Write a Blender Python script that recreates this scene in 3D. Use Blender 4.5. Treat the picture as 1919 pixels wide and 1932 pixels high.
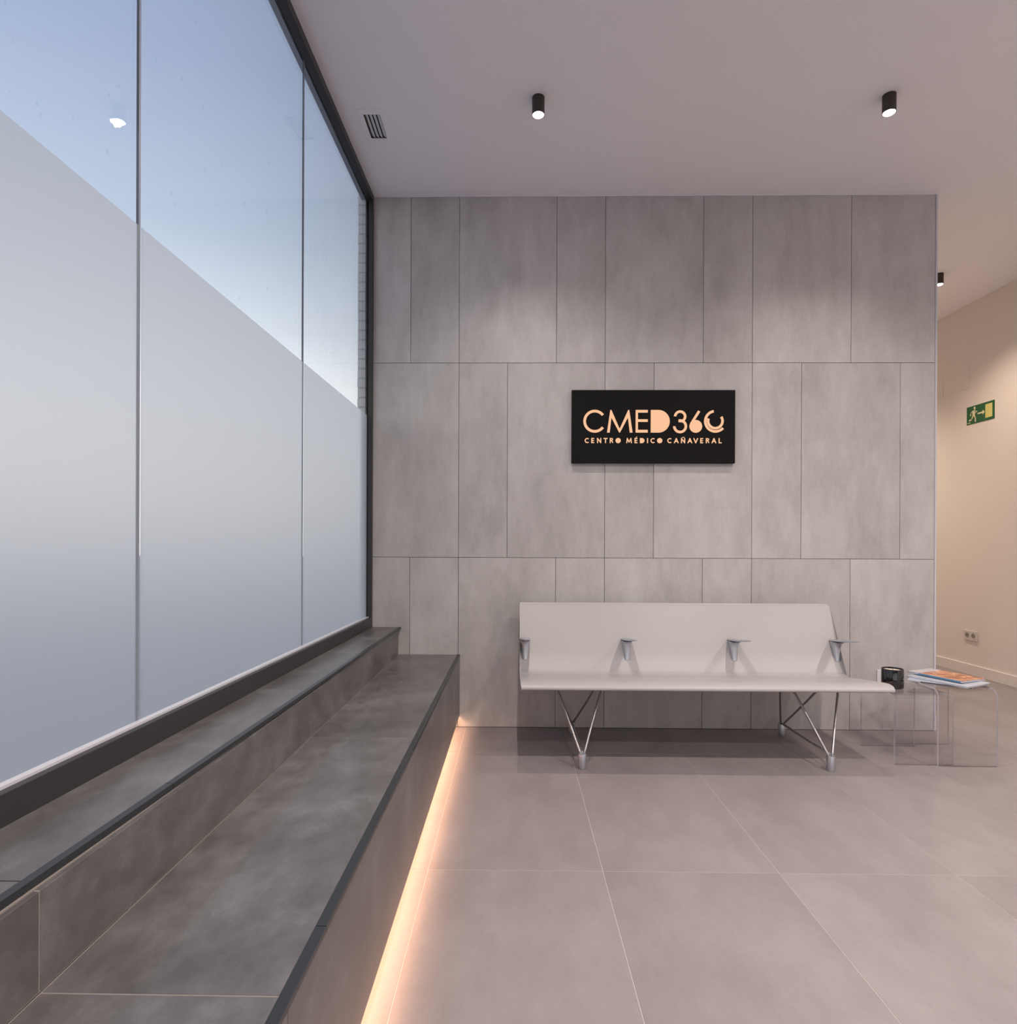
import bpy, bmesh, math, random
from mathutils import Vector, Matrix
random.seed(7)
for o in list(bpy.data.objects):
    bpy.data.objects.remove(o, do_unlink=True)
S = bpy.context.scene
COL = S.collection

# ------------------------------------------------------------------ camera
cam_d = bpy.data.cameras.new('camera')
cam = bpy.data.objects.new('camera', cam_d)
COL.objects.link(cam)
F_PX, CX, CY, W, H = 1164.419, 952.635, 1029.436, 1919, 1932
r = Vector((0.9998837, 0.01473781, 0.00392288))
u = Vector((-0.00393436, 0.00074990, 0.99999198))
f = Vector((-0.01473475, 0.99989111, -0.0008078))
M = Matrix(((r.x, u.x, -f.x, 0.34311), (r.y, u.y, -f.y, -3.80593), (r.z, u.z, -f.z, 1.12414), (0, 0, 0, 1)))
cam.matrix_world = M
cam_d.sensor_fit = 'HORIZONTAL'
cam_d.sensor_width = 36.0
cam_d.lens = F_PX / W * 36.0
cam_d.shift_x = (W / 2 - CX) / W
cam_d.shift_y = (CY - H / 2) / W
cam_d.clip_start = 0.05
cam_d.clip_end = 300
S.camera = cam

# ------------------------------------------------------------------ view, light, sky
S.view_settings.view_transform = 'Standard'
S.view_settings.look = 'None'
S.view_settings.gamma = 1.0
S.view_settings.use_curve_mapping = False
S.view_settings.exposure = 0.0
S.render.engine = 'CYCLES'
S.cycles.use_denoising = True
S.cycles.max_bounces = 10
S.cycles.diffuse_bounces = 6
S.cycles.transparent_max_bounces = 24
S.cycles.sample_clamp_indirect = 4.0
S.cycles.caustics_reflective = False
S.cycles.caustics_refractive = False


def lin(c):
    c = c / 255.0
    return c / 12.92 if c <= 0.04045 else ((c + 0.055) / 1.055) ** 2.4


def rgb(r_, g_, b_):
    return (lin(r_), lin(g_), lin(b_), 1.0)


wd = bpy.data.worlds.new('sky')
S.world = wd
wd.use_nodes = True
nt = wd.node_tree
nt.nodes.clear()
wo = nt.nodes.new('ShaderNodeOutputWorld')
wb = nt.nodes.new('ShaderNodeBackground')
tc = nt.nodes.new('ShaderNodeTexCoord')
sx = nt.nodes.new('ShaderNodeSeparateXYZ')
cr = nt.nodes.new('ShaderNodeValToRGB')
nt.links.new(tc.outputs['Generated'], sx.inputs[0])
nt.links.new(sx.outputs['Z'], cr.inputs[0])
nt.links.new(cr.outputs[0], wb.inputs[0])
nt.links.new(wb.outputs[0], wo.inputs[0])
wb.inputs[1].default_value = 1.5
e = cr.color_ramp.elements
e[0].position = 0.0
e[0].color = (1.0, 0.97, 0.92, 1)
e[1].position = 1.0
e[1].color = (0.13, 0.19, 0.33, 1)
for p, c in ((0.21, (0.93, 0.94, 0.96, 1)), (0.31, (0.60, 0.65, 0.72, 1)), (0.42, (0.41, 0.47, 0.585, 1)), (0.58, (0.28, 0.345, 0.49, 1))):
    x = e.new(p)
    x.color = c

LAMP_W = 54.0
HID_W = 120.0  # power of the added lamps out of view
LAMP_COL = (1.0, 0.885, 0.80)
CORR_W = 80.0
CORR_COL = (1.0, 0.79, 0.63)


# ------------------------------------------------------------------ materials
def new_mat(name):
    m = bpy.data.materials.new(name)
    m.use_nodes = True
    n = m.node_tree
    n.nodes.clear()
    out = n.nodes.new('ShaderNodeOutputMaterial')
    return m, n, out


def pbr(name, col, rough=0.5, metal=0.0, spec=0.5, bump=0.0, bscale=60.0, coat=0.0):
    m, n, out = new_mat(name)
    b = n.nodes.new('ShaderNodeBsdfPrincipled')
    b.inputs['Roughness'].default_value = rough
    b.inputs['Metallic'].default_value = metal
    b.inputs['Specular IOR Level'].default_value = spec
    b.inputs['Coat Weight'].default_value = coat
    n.links.new(b.outputs[0], out.inputs[0])
    t = n.nodes.new('ShaderNodeTexCoord')
    nz = n.nodes.new('ShaderNodeTexNoise')
    nz.inputs['Scale'].default_value = bscale
    nz.inputs['Detail'].default_value = 4
    n.links.new(t.outputs['Object'], nz.inputs['Vector'])
    mx = n.nodes.new('ShaderNodeMix')
    mx.data_type = 'RGBA'
    mx.inputs[6].default_value = tuple(x * 0.96 for x in col[:3]) + (1,)
    mx.inputs[7].default_value = tuple(min(1, x * 1.04) for x in col[:3]) + (1,)
    n.links.new(nz.outputs[0], mx.inputs[0])
    n.links.new(mx.outputs[2], b.inputs['Base Color'])
    if bump:
        bp = n.nodes.new('ShaderNodeBump')
        bp.inputs['Strength'].default_value = bump
        bp.inputs['Distance'].default_value = 0.002
        n.links.new(nz.outputs[0], bp.inputs['Height'])
        n.links.new(bp.outputs[0], b.inputs['Normal'])
    return m


def stone(name, c_dark, c_mid, c_light, stretch=(1, 1, 1), rough=0.5, s=1.0, tilevar=0.06, spec=0.5):
    """cement-look porcelain: clouds, streaks, fine pores, each tile cut from its own place"""
    m, n, out = new_mat(name)
    N = n.nodes
    L = n.links
    b = N.new('ShaderNodeBsdfPrincipled')
    L.new(b.outputs[0], out.inputs[0])
    b.inputs['Specular IOR Level'].default_value = spec
    t = N.new('ShaderNodeTexCoord')
    oi = N.new('ShaderNodeObjectInfo')
    ml = N.new('ShaderNodeMath'); ml.operation = 'MULTIPLY'; ml.inputs[1].default_value = 37.0
    L.new(oi.outputs['Random'], ml.inputs[0])
    cb = N.new('ShaderNodeCombineXYZ')
    for i in range(3):
        L.new(ml.outputs[0], cb.inputs[i])
    ad = N.new('ShaderNodeVectorMath'); ad.operation = 'ADD'
    L.new(t.outputs['Object'], ad.inputs[0]); L.new(cb.outputs[0], ad.inputs[1])
    mp = N.new('ShaderNodeMapping'); mp.inputs['Scale'].default_value = stretch
    L.new(ad.outputs[0], mp.inputs['Vector'])
    n1 = N.new('ShaderNodeTexNoise'); n1.inputs['Scale'].default_value = 2.6 * s; n1.inputs['Detail'].default_value = 7; n1.inputs['Roughness'].default_value = 0.62
    n1.inputs['Distortion'].default_value = 0.35
    n2 = N.new('ShaderNodeTexNoise'); n2.inputs['Scale'].default_value = 11 * s; n2.inputs['Detail'].default_value = 8; n2.inputs['Roughness'].default_value = 0.7
    n3 = N.new('ShaderNodeTexNoise'); n3.inputs['Scale'].default_value = 95 * s; n3.inputs['Detail'].default_value = 3
    for q in (n1, n2, n3):
        L.new(mp.outputs[0], q.inputs['Vector'])
    a1 = N.new('ShaderNodeMath'); a1.operation = 'MULTIPLY_ADD'; a1.inputs[1].default_value = 0.50
    a2 = N.new('ShaderNodeMath'); a2.operation = 'MULTIPLY_ADD'; a2.inputs[1].default_value = 0.42
    a3 = N.new('ShaderNodeMath'); a3.operation = 'MULTIPLY'; a3.inputs[1].default_value = 0.08
    L.new(n3.outputs[0], a3.inputs[0])
    L.new(n2.outputs[0], a2.inputs[0]); L.new(a3.outputs[0], a2.inputs[2])
    L.new(n1.outputs[0], a1.inputs[0]); L.new(a2.outputs[0], a1.inputs[2])
    r1 = N.new('ShaderNodeValToRGB')
    el = r1.color_ramp.elements
    el[0].position = 0.38; el[0].color = c_dark
    el[1].position = 0.63; el[1].color = c_light
    k = el.new(0.5); k.color = c_mid
    L.new(a1.outputs[0], r1.inputs[0])
    # small brightness step from tile to tile
    tv = N.new('ShaderNodeMath'); tv.operation = 'MULTIPLY_ADD'
    tv.inputs[1].default_value = tilevar; tv.inputs[2].default_value = 1 - tilevar / 2
    L.new(oi.outputs['Random'], tv.inputs[0])
    sc = N.new('ShaderNodeVectorMath'); sc.operation = 'SCALE'
    L.new(r1.outputs[0], sc.inputs[0]); L.new(tv.outputs[0], sc.inputs['Scale'])
    L.new(sc.outputs[0], b.inputs['Base Color'])
    rr = N.new('ShaderNodeMath'); rr.operation = 'MULTIPLY_ADD'; rr.inputs[1].default_value = 0.18; rr.inputs[2].default_value = rough - 0.09
    L.new(n2.outputs[0], rr.inputs[0]); L.new(rr.outputs[0], b.inputs['Roughness'])
    bp = N.new('ShaderNodeBump'); bp.inputs['Strength'].default_value = 0.04; bp.inputs['Distance'].default_value = 0.0005
    L.new(n3.outputs[0], bp.inputs['Height']); L.new(bp.outputs[0], b.inputs['Normal'])
    return m


def emit(name, col, strength):
    m, n, out = new_mat(name)
    em = n.nodes.new('ShaderNodeEmission')
    em.inputs[0].default_value = col
    em.inputs[1].default_value = strength
    n.links.new(em.outputs[0], out.inputs[0])
    return m


def clear_glass(name, tint, base=0.04, rough=0.0, ior=1.5):
    m, n, out = new_mat(name)
    t = n.nodes.new('ShaderNodeBsdfTransparent')
    t.inputs[0].default_value = tint
    g = n.nodes.new('ShaderNodeBsdfGlossy')
    g.inputs['Roughness'].default_value = rough
    # Schlick reflectance that is the same from both sides of the sheet
    f0 = ((ior - 1) / (ior + 1)) ** 2
    lw = n.nodes.new('ShaderNodeLayerWeight')
    lw.inputs['Blend'].default_value = 0.5
    pw = n.nodes.new('ShaderNodeMath'); pw.operation = 'POWER'; pw.inputs[1].default_value = 5.0
    fr = n.nodes.new('ShaderNodeMath'); fr.operation = 'MULTIPLY_ADD'
    fr.inputs[1].default_value = 1 - f0; fr.inputs[2].default_value = f0
    n.links.new(lw.outputs['Facing'], pw.inputs[0])
    n.links.new(pw.outputs[0], fr.inputs[0])
    mx = n.nodes.new('ShaderNodeMixShader')
    n.links.new(fr.outputs[0], mx.inputs[0])
    n.links.new(t.outputs[0], mx.inputs[1])
    n.links.new(g.outputs[0], mx.inputs[2])
    n.links.new(mx.outputs[0], out.inputs[0])
    return m


def frost_mat():
    m, n, out = new_mat('frosted_film')
    tr = n.nodes.new('ShaderNodeBsdfTranslucent')
    tr.inputs[0].default_value = (0.73, 0.72, 0.73, 1)
    rf = n.nodes.new('ShaderNodeBsdfRefraction')
    rf.inputs['Color'].default_value = (0.73, 0.72, 0.73, 1)
    rf.inputs['Roughness'].default_value = 0.95
    rf.inputs['IOR'].default_value = 1.2
    df = n.nodes.new('ShaderNodeBsdfDiffuse')
    df.inputs[0].default_value = (0.85, 0.85, 0.86, 1)
    m1 = n.nodes.new('ShaderNodeMixShader'); m1.inputs[0].default_value = 0.55
    m2 = n.nodes.new('ShaderNodeMixShader'); m2.inputs[0].default_value = 0.08
    n.links.new(tr.outputs[0], m1.inputs[1]); n.links.new(rf.outputs[0], m1.inputs[2])
    n.links.new(m1.outputs[0], m2.inputs[1]); n.links.new(df.outputs[0], m2.inputs[2])
    n.links.new(m2.outputs[0], out.inputs[0])
    return m


MT = {}
MT['wall_tile'] = stone('wall_porcelain', (0.405, 0.384, 0.379, 1), (0.490, 0.469, 0.465, 1), (0.57, 0.552, 0.55, 1), stretch=(1, 1, 0.38), rough=0.55)
MT['floor_tile'] = stone('floor_porcelain', (0.247, 0.216, 0.221, 1), (0.281, 0.249, 0.255, 1), (0.319, 0.286, 0.292, 1), stretch=(1, 0.5, 1), rough=0.48, s=0.8, tilevar=0.03)
MT['dark_tile'] = stone('dark_porcelain', (0.074, 0.068, 0.068, 1), (0.112, 0.106, 0.108, 1), (0.172, 0.168, 0.176, 1), stretch=(1, 0.7, 1), rough=0.37, s=1.5, tilevar=0.05, spec=1.0)
MT['grout_dark'] = pbr('dark_grout', (0.07, 0.06, 0.055, 1), 0.9)
MT['grout_light'] = pbr('pale_grout', (0.62, 0.56, 0.53, 1), 0.9)
MT['grout_bench'] = pbr('bench_grout', (0.24, 0.215, 0.20, 1), 0.9)
MT['paint'] = pbr('white_paint', (0.92, 0.905, 0.945, 1), 0.75, spec=0.2, bump=0.03, bscale=140)
MT['paint_wall'] = pbr('cream_paint', (0.74, 0.70, 0.66, 1), 0.7, spec=0.2, bump=0.03, bscale=140)
MT['skirting'] = pbr('white_lacquer', (0.76, 0.73, 0.70, 1), 0.4)
MT['corner'] = pbr('pale_corner_profile', (0.60, 0.60, 0.66, 1), 0.4)
MT['frame'] = pbr('anthracite_aluminium', (0.030, 0.030, 0.033, 1), 0.42, spec=0.5)
MT['trim'] = pbr('black_edge_trim', (0.022, 0.026, 0.030, 1), 0.35)
MT['lintel'] = pbr('painted_steel', (0.45, 0.50, 0.57, 1), 0.5)
MT['brick'] = pbr('white_brick', (0.93, 0.94, 0.95, 1), 0.85, bump=0.4, bscale=90)
MT['mortar'] = pbr('mortar', (0.66, 0.67, 0.68, 1), 0.95)
MT['pavement'] = pbr('pavement', (0.56, 0.55, 0.55, 1), 0.9)
MT['glass'] = clear_glass('window_glass', (0.965, 0.98, 0.985, 1))
MT['frost'] = frost_mat()
MT['silicone'] = pbr('grey_silicone', (0.24, 0.27, 0.34, 1), 0.35)
MT['water'] = clear_glass('water', (0.9, 0.93, 0.97, 1), ior=1.33)
MT['acrylic'] = clear_glass('clear_acrylic', (0.975, 0.97, 0.975, 1), ior=1.49)
MT['seat'] = pbr('cream_lacquered_aluminium', (0.425, 0.408, 0.412, 1), 0.38, spec=0.45)
MT['alu'] = pbr('satin_aluminium', (0.58, 0.61, 0.67, 1), 0.33, metal=0.9)
MT['steel'] = pbr('satin_steel_rod', (0.50, 0.49, 0.50, 1), 0.32, metal=1.0)
MT['lamp_body'] = pbr('dark_bronze', (0.035, 0.026, 0.020, 1), 0.45)
MT['lens'] = emit('lamp_lens', (1.0, 0.90, 0.78, 1), 14.0)
MT['sign_black'] = pbr('black_acrylic', (0.005, 0.004, 0.005, 1), 0.5, spec=0.15)
MT['letter'] = emit('lit_letter', (1.0, 0.57, 0.335, 1), 0.98)
MT['led'] = emit('warm_led', (1.0, 0.56, 0.31, 1), 30.0)
MT['plastic'] = pbr('white_plastic', (0.72, 0.72, 0.76, 1), 0.35)
MT['plastic_cream'] = pbr('cream_plastic', (0.62, 0.58, 0.53, 1), 0.35)
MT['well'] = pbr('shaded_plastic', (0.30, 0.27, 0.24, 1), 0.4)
MT['hole'] = pbr('dark_recess', (0.05, 0.045, 0.04, 1), 0.8)
MT['vent_metal'] = pbr('vent_metal', (0.80, 0.78, 0.77, 1), 0.5)
MT['exit_green'] = pbr('sign_green', rgb(28, 92, 52), 0.45)
MT['exit_pale'] = pbr('photoluminescent_cream', rgb(214, 206, 128), 0.5)
MT['exit_white'] = pbr('photoluminescent_white', rgb(222, 218, 178), 0.5)
MT['jar'] = pbr('black_glass', (0.004, 0.004, 0.006, 1), 0.06, coat=0.6)
MT['wax'] = pbr('cream_wax', (0.75, 0.66, 0.52, 1), 0.5)
MT['wick'] = pbr('charred_wick', (0.03, 0.02, 0.02, 1), 0.9)
MT['pages'] = pbr('paper_edges', (0.50, 0.52, 0.58, 1), 0.8, bscale=400)
MT['cover_white'] = pbr('white_cover', (0.50, 0.53, 0.61, 1), 0.35)
MT['cover_dark'] = pbr('dark_cover', (0.035, 0.03, 0.045, 1), 0.35)
MT['spine_blue'] = pbr('blue_spine', rgb(92, 144, 184), 0.4)


def acrylic_edge():
    m, n, out = new_mat('acrylic_polished_edge')
    t = n.nodes.new('ShaderNodeBsdfTransparent'); t.inputs[0].default_value = (0.93, 0.92, 0.94, 1)
    d = n.nodes.new('ShaderNodeBsdfPrincipled'); d.inputs['Base Color'].default_value = (0.90, 0.87, 0.92, 1); d.inputs['Roughness'].default_value = 0.2
    mx = n.nodes.new('ShaderNodeMixShader'); mx.inputs[0].default_value = 0.85
    n.links.new(t.outputs[0], mx.inputs[1]); n.links.new(d.outputs[0], mx.inputs[2]); n.links.new(mx.outputs[0], out.inputs[0])
    return m


MT['acrylic_edge'] = acrylic_edge()


def magazine_cover():
    m, n, out = new_mat('orange_photo_cover')
    N = n.nodes; L = n.links
    b = N.new('ShaderNodeBsdfPrincipled'); b.inputs['Roughness'].default_value = 0.3
    L.new(b.outputs[0], out.inputs[0])
    t = N.new('ShaderNodeTexCoord')
    nz = N.new('ShaderNodeTexNoise'); nz.inputs['Scale'].default_value = 22; nz.inputs['Detail'].default_value = 4; nz.inputs['Distortion'].default_value = 1.2
    L.new(t.outputs['Object'], nz.inputs['Vector'])
    r1 = N.new('ShaderNodeValToRGB'); el = r1.color_ramp.elements
    el[0].position = 0.36; el[0].color = rgb(128, 76, 56)
    el[1].position = 0.66; el[1].color = rgb(232, 196, 160)
    k = el.new(0.46); k.color = rgb(190, 122, 84)
    k = el.new(0.57); k.color = rgb(208, 150, 116)
    L.new(nz.outputs[0], r1.inputs[0])
    # pale masthead along the far (back) end of the cover
    sp = N.new('ShaderNodeSeparateXYZ'); L.new(t.outputs['Object'], sp.inputs[0])
    gt = N.new('ShaderNodeMath'); gt.operation = 'LESS_THAN'; gt.inputs[1].default_value = 0.062
    L.new(sp.outputs['X'], gt.inputs[0])
    mx = N.new('ShaderNodeMix'); mx.data_type = 'RGBA'; mx.inputs[7].default_value = rgb(205, 200, 205)
    L.new(gt.outputs[0], mx.inputs[0]); L.new(r1.outputs[0], mx.inputs[6])
    L.new(mx.outputs[2], b.inputs['Base Color'])
    return m


MT['cover_orange'] = magazine_cover()


# ------------------------------------------------------------------ helpers
def link(name, me, mats, parent=None):
    o = bpy.data.objects.new(name, me)
    COL.objects.link(o)
    if not isinstance(mats, (list, tuple)):
        mats = [mats]
    if not me.materials:
        for m in mats:
            me.materials.append(MT[m])
    if parent is not None:
        o.parent = parent
    return o


def mesh_from(bm, name, smooth=False):
    bmesh.ops.recalc_face_normals(bm, faces=bm.faces)
    me = bpy.data.meshes.new(name)
    bm.to_mesh(me)
    bm.free()
    if smooth:
        for p in me.polygons:
            p.use_smooth = True
    return me


def bm_box(bm, x0, x1, y0, y1, z0, z1, mat=0):
    vs = [bm.verts.new(c) for c in ((x0, y0, z0), (x1, y0, z0), (x1, y1, z0), (x0, y1, z0),
                                    (x0, y0, z1), (x1, y0, z1), (x1, y1, z1), (x0, y1, z1))]
    fs = []
    for q in ((0, 3, 2, 1), (4, 5, 6, 7), (0, 1, 5, 4), (1, 2, 6, 5), (2, 3, 7, 6), (3, 0, 4, 7)):
        fc = bm.faces.new([vs[i] for i in q]); fc.material_index = mat
        fs.append(fc)
    return vs, fs


def box(name, x0, x1, y0, y1, z0, z1, mat, parent=None, bevel=0.0, skew=0.0, seg=1):
    """one box whose object origin is its own centre; skew shifts x by skew*y (walls that run slightly off square)"""
    bm = bmesh.new()
    bm_box(bm, x0, x1, y0, y1, z0, z1)
    if bevel:
        bmesh.ops.bevel(bm, geom=list(bm.edges), offset=bevel, segments=seg, affect='EDGES', profile=0.5)
    c = Vector(((x0 + x1) / 2, (y0 + y1) / 2, (z0 + z1) / 2))
    for v in bm.verts:
        v.co.x += skew * v.co.y
    c.x += skew * c.y
    pl = parent_origin(parent)
    for v in bm.verts:
        v.co -= c
    o = link(name, mesh_from(bm, name), mat, parent)
    o.location = c - pl
    return o


def parent_origin(parent):
    p = Vector((0, 0, 0))
    while parent is not None:
        p += Vector(parent.location)
        parent = parent.parent
    return p


def place(o, c, parent):
    o.location = Vector(c) - parent_origin(parent)


def prism(name, pts, axis, a, b, mat, parent=None, smooth=False, origin=(0, 0, 0), edge_mat=None, closed=True):
    """polygon pts extruded along axis from a to b. axis 'x': pts=(y,z); 'y': pts=(x,z); 'z': pts=(x,y)"""
    bm = bmesh.new()

    def mk(p, t):
        return {'x': (t, p[0], p[1]), 'y': (p[0], t, p[1]), 'z': (p[0], p[1], t)}[axis]
    A = [bm.verts.new(Vector(mk(p, a)) - Vector(origin)) for p in pts]
    B = [bm.verts.new(Vector(mk(p, b)) - Vector(origin)) for p in pts]
    n = len(pts)
    f1 = bm.faces.new(A); f2 = bm.faces.new(B)
    if edge_mat is not None:
        f1.material_index = edge_mat; f2.material_index = edge_mat
    for i in range(n):
        fc = bm.faces.new((A[i], A[(i + 1) % n], B[(i + 1) % n], B[i]))
        fc.smooth = smooth
    bmesh.ops.recalc_face_normals(bm, faces=bm.faces)
    me = bpy.data.meshes.new(name)
    bm.to_mesh(me); bm.free()
    o = link(name, me, mat, parent)
    place(o, origin, parent)
    return o


def tube_bm(bm, pts, rad, seg=12, caps=True):
    """round tube along a polyline, radius may be a list"""
    pts = [Vector(p) for p in pts]
    n = len(pts)
    rads = rad if isinstance(rad, (list, tuple)) else [rad] * n
    rings = []
    prev = None
    for i, p in enumerate(pts):
        if i == 0:
            d = (pts[1] - p).normalized()
        elif i == n - 1:
            d = (p - pts[i - 1]).normalized()
        else:
            d = ((p - pts[i - 1]).normalized() + (pts[i + 1] - p).normalized()).normalized()
        if prev is None:
            ref = Vector((1, 0, 0)) if abs(d.x) < 0.9 else Vector((0, 1, 0))
            a = d.cross(ref).normalized()
        else:
            a = (prev - d * prev.dot(d)).normalized()
        prev = a
        b = d.cross(a)
        rings.append([bm.verts.new(p + (a * math.cos(2 * math.pi * k / seg) + b * math.sin(2 * math.pi * k / seg)) * rads[i]) for k in range(seg)])
    for i in range(n - 1):
        for k in range(seg):
            fc = bm.faces.new((rings[i][k], rings[i][(k + 1) % seg], rings[i + 1][(k + 1) % seg], rings[i + 1][k]))
            fc.smooth = True
    if caps:
        bm.faces.new(rings[0]); bm.faces.new(rings[-1])
    return rings


def lathe(name, prof, mat, parent=None, seg=32, centre=(0, 0, 0), smooth=True):
    """prof=(r,z) list"""
    bm = bmesh.new()
    rings = []
    for rr, z in prof:
        if rr < 1e-6:
            rings.append([bm.verts.new((0, 0, z))])
        else:
            rings.append([bm.verts.new((rr * math.cos(2 * math.pi * k / seg), rr * math.sin(2 * math.pi * k / seg), z)) for k in range(seg)])
    for a, b in zip(rings, rings[1:]):
        for k in range(seg):
            k2 = (k + 1) % seg
            if len(a) == 1 and len(b) == 1:
                continue
            if len(a) == 1:
                fc = bm.faces.new((a[0], b[k], b[k2]))
            elif len(b) == 1:
                fc = bm.faces.new((a[k], a[k2], b[0]))
            else:
                fc = bm.faces.new((a[k], a[k2], b[k2], b[k]))
            fc.smooth = smooth
    o = link(name, mesh_from(bm, name), mat, parent)
    if smooth:
        for e_ in o.data.edges:
            pass
        o.data.set_sharp_from_angle(angle=math.radians(40))
    place(o, centre, parent)
    return o


def empty(name, loc, kind=None):
    o = bpy.data.objects.new(name, None)
    o.empty_display_size = 0.1
    COL.objects.link(o)
    o.location = loc
    if kind:
        o['kind'] = kind
    return o


def tag(o, label=None, cat=None, group=None, kind=None):
    if label: o['label'] = label
    if cat: o['category'] = cat
    if group: o['group'] = group
    if kind: o['kind'] = kind
    return o


# ------------------------------------------------------------------ room constants
CEIL = 3.277
RX = 4.369                    # right wall
YB = -7.0                     # wall behind the camera
YC = 4.6                      # end of the corridor
WX = 2.909                    # end of the tiled wall
KW = 0.0145                   # the glazing runs a touch off square
KL = 0.0100

# ---- floor: base slab + single tiles
fl = box('floor', -0.8, 4.6, YB - 0.1, YC + 0.1, -0.12, -0.0009, 'grout_light')
tag(fl, kind='structure')
TS = 0.6055
fx0, fy0 = 0.6548, -0.4606
g = 0.0008
nx0 = int(math.floor((-0.16 - fx0) / TS))
for i in range(nx0, 8):
    x0, x1 = fx0 + i * TS, fx0 + (i + 1) * TS
    x0, x1 = max(x0, -0.155), min(x1, RX)
    if x1 - x0 < 0.02:
        continue
    for j in range(-6, 5):
        y0, y1 = fy0 + j * 2 * TS, fy0 + (j + 1) * 2 * TS
        y0, y1 = max(y0, YB), min(y1, YC)
        if y1 - y0 < 0.02:
            continue
        # behind the tiled wall only the corridor is floored
        if y0 >= -0.001 and x1 <= WX:
            continue
        if y1 > 0.0 and x0 < WX - 0.3 and y0 < 0:
            if x1 <= WX:
                y1 = 0.0
        box('floor_tile', x0 + g, x1 - g, y0 + g, y1 - g, -0.0100, 0.0, 'floor_tile', fl, bevel=0.0006)

# ---- ceiling with the duct opening cut out
VX0, VX1, VY0, VY1 = -0.420, -0.336, -0.730, -0.546


def ceiling_mesh():
    bm = bmesh.new()
    for (a, b, c, d) in ((-0.575, VX0, YB - .1, YC + .1), (VX1, 4.6, YB - .1, YC + .1), (VX0, VX1, YB - .1, VY0), (VX0, VX1, VY1, YC + .1)):
        bm_box(bm, a, b, c, d, CEIL, CEIL + 0.2)
    return mesh_from(bm, 'ceiling')


ce = link('ceiling', ceiling_mesh(), 'paint')
tag(ce, kind='structure')

# ---- tiled back wall
wb_ = box('wall_back', -0.62, 2.915, 0.0035, 0.12, -0.1, CEIL, 'grout_dark')
tag(wb_, kind='structure')
R0, R1 = 1.0474, 2.2474
XL = -0.545
GW = 0.0013
rows = [(0.0, R0, [XL, -0.3, 0.0, 0.6, 0.9, 1.5, 1.8, 2.4, WX]),
        (R0, R1, [XL, 0.0, 0.3, 0.9, 1.2, 1.8, 2.1, 2.7, WX]),
        (R1, CEIL - 0.004, [XL, -0.3, 0.0, 0.6, 0.9, 1.5, 1.8, 2.4, WX])]
for z0, z1, xs in rows:
    for a, b in zip(xs, xs[1:]):
        zz0 = z0 + (GW if z0 > 0 else 0.003)
        box('wall_tile', a + GW, b - GW, 0.0, 0.010, zz0, z1 - GW, 'wall_tile', wb_, bevel=0.0006)

t = box('trim_1', WX + 0.0005, WX + 0.0125, -0.003, 0.125, 0.0, CEIL - 0.001, 'corner', bevel=0.002)
tag(t, kind='structure')
t = box('trim_2', XL, WX, 0.0005, 0.004, CEIL - 0.0035, CEIL - 0.0002, 'paint')
tag(t, kind='structure')

# ---- corridor side of that wall, painted walls
w = box('wall_corridor', 2.80, WX + 0.0125, 0.125, YC, 0.0, CEIL, 'paint_wall'); tag(w, kind='structure')
w = box('baseboard_corridor', WX + 0.0125, WX + 0.0265, 0.012, YC, 0.0, 0.090, 'skirting', bevel=0.002); tag(w, kind='structure')
w = box('wall_end', 2.80, RX + 0.1, YC, YC + 0.1, 0.0, CEIL, 'paint_wall'); tag(w, kind='structure')
wr = box('wall_right', RX, RX + 0.12, YB, YC, 0.0, CEIL, 'paint_wall'); tag(wr, kind='structure')
w = box('baseboard_right', RX - 0.014, RX, YB, YC, 0.0, 0.092, 'skirting', bevel=0.002); tag(w, kind='structure')
w = box('wall_front', -0.575, RX + 0.12, YB - 0.12, YB, 2.95, CEIL, 'paint_wall'); tag(w, kind='structure')
w2 = empty('added_window', (1.9, YB, 0.0), 'structure')  # invented glazed front, added to bring daylight fill from behind the camera
box('bottom_rail', -0.575, RX, YB - 0.09, YB - 0.03, 0.0, 0.06, 'frame', w2)
box('top_rail', -0.575, RX, YB - 0.09, YB - 0.03, 2.88, 2.95, 'frame', w2)
MX = [-0.575, 0.65, 1.9, 3.12, RX - 0.05]
for a in MX:
    box('mullion', a, a + 0.05, YB - 0.09, YB - 0.03, 0.06, 2.88, 'frame', w2)
for a, b in zip(MX, MX[1:]):
    box('glass_pane', a + 0.05, b, YB - 0.065, YB - 0.057, 0.06, 2.88, 'glass', w2)
# solid end of the left side behind the camera, and the masonry under the window
w = box('wall_left', -0.75, -0.535, YB, -5.62, 0.0, CEIL, 'paint_wall', skew=KW); tag(w, kind='structure')
w = box('wall_left_sill', -0.70, -0.40, -5.62, 0.0, -0.1, 0.600, 'mortar', skew=KW); tag(w, kind='structure')
w = box('wall_bench_core', -0.42, -0.155, YB, 0.0, -0.1, 0.432, 'mortar'); tag(w, kind='structure')

# ------------------------------------------------------------------ window
win = empty('window_1', (-0.56, 0, 0.615), 'structure')
YW = -5.62
ZB, ZT = 0.676, 3.236


def wbox(name, x0, x1, y0, y1, z0, z1, mat, parent=win, bevel=0.0):
    return box(name, x0, x1, y0, y1, z0, z1, mat, parent, bevel=bevel, skew=KW)


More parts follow.
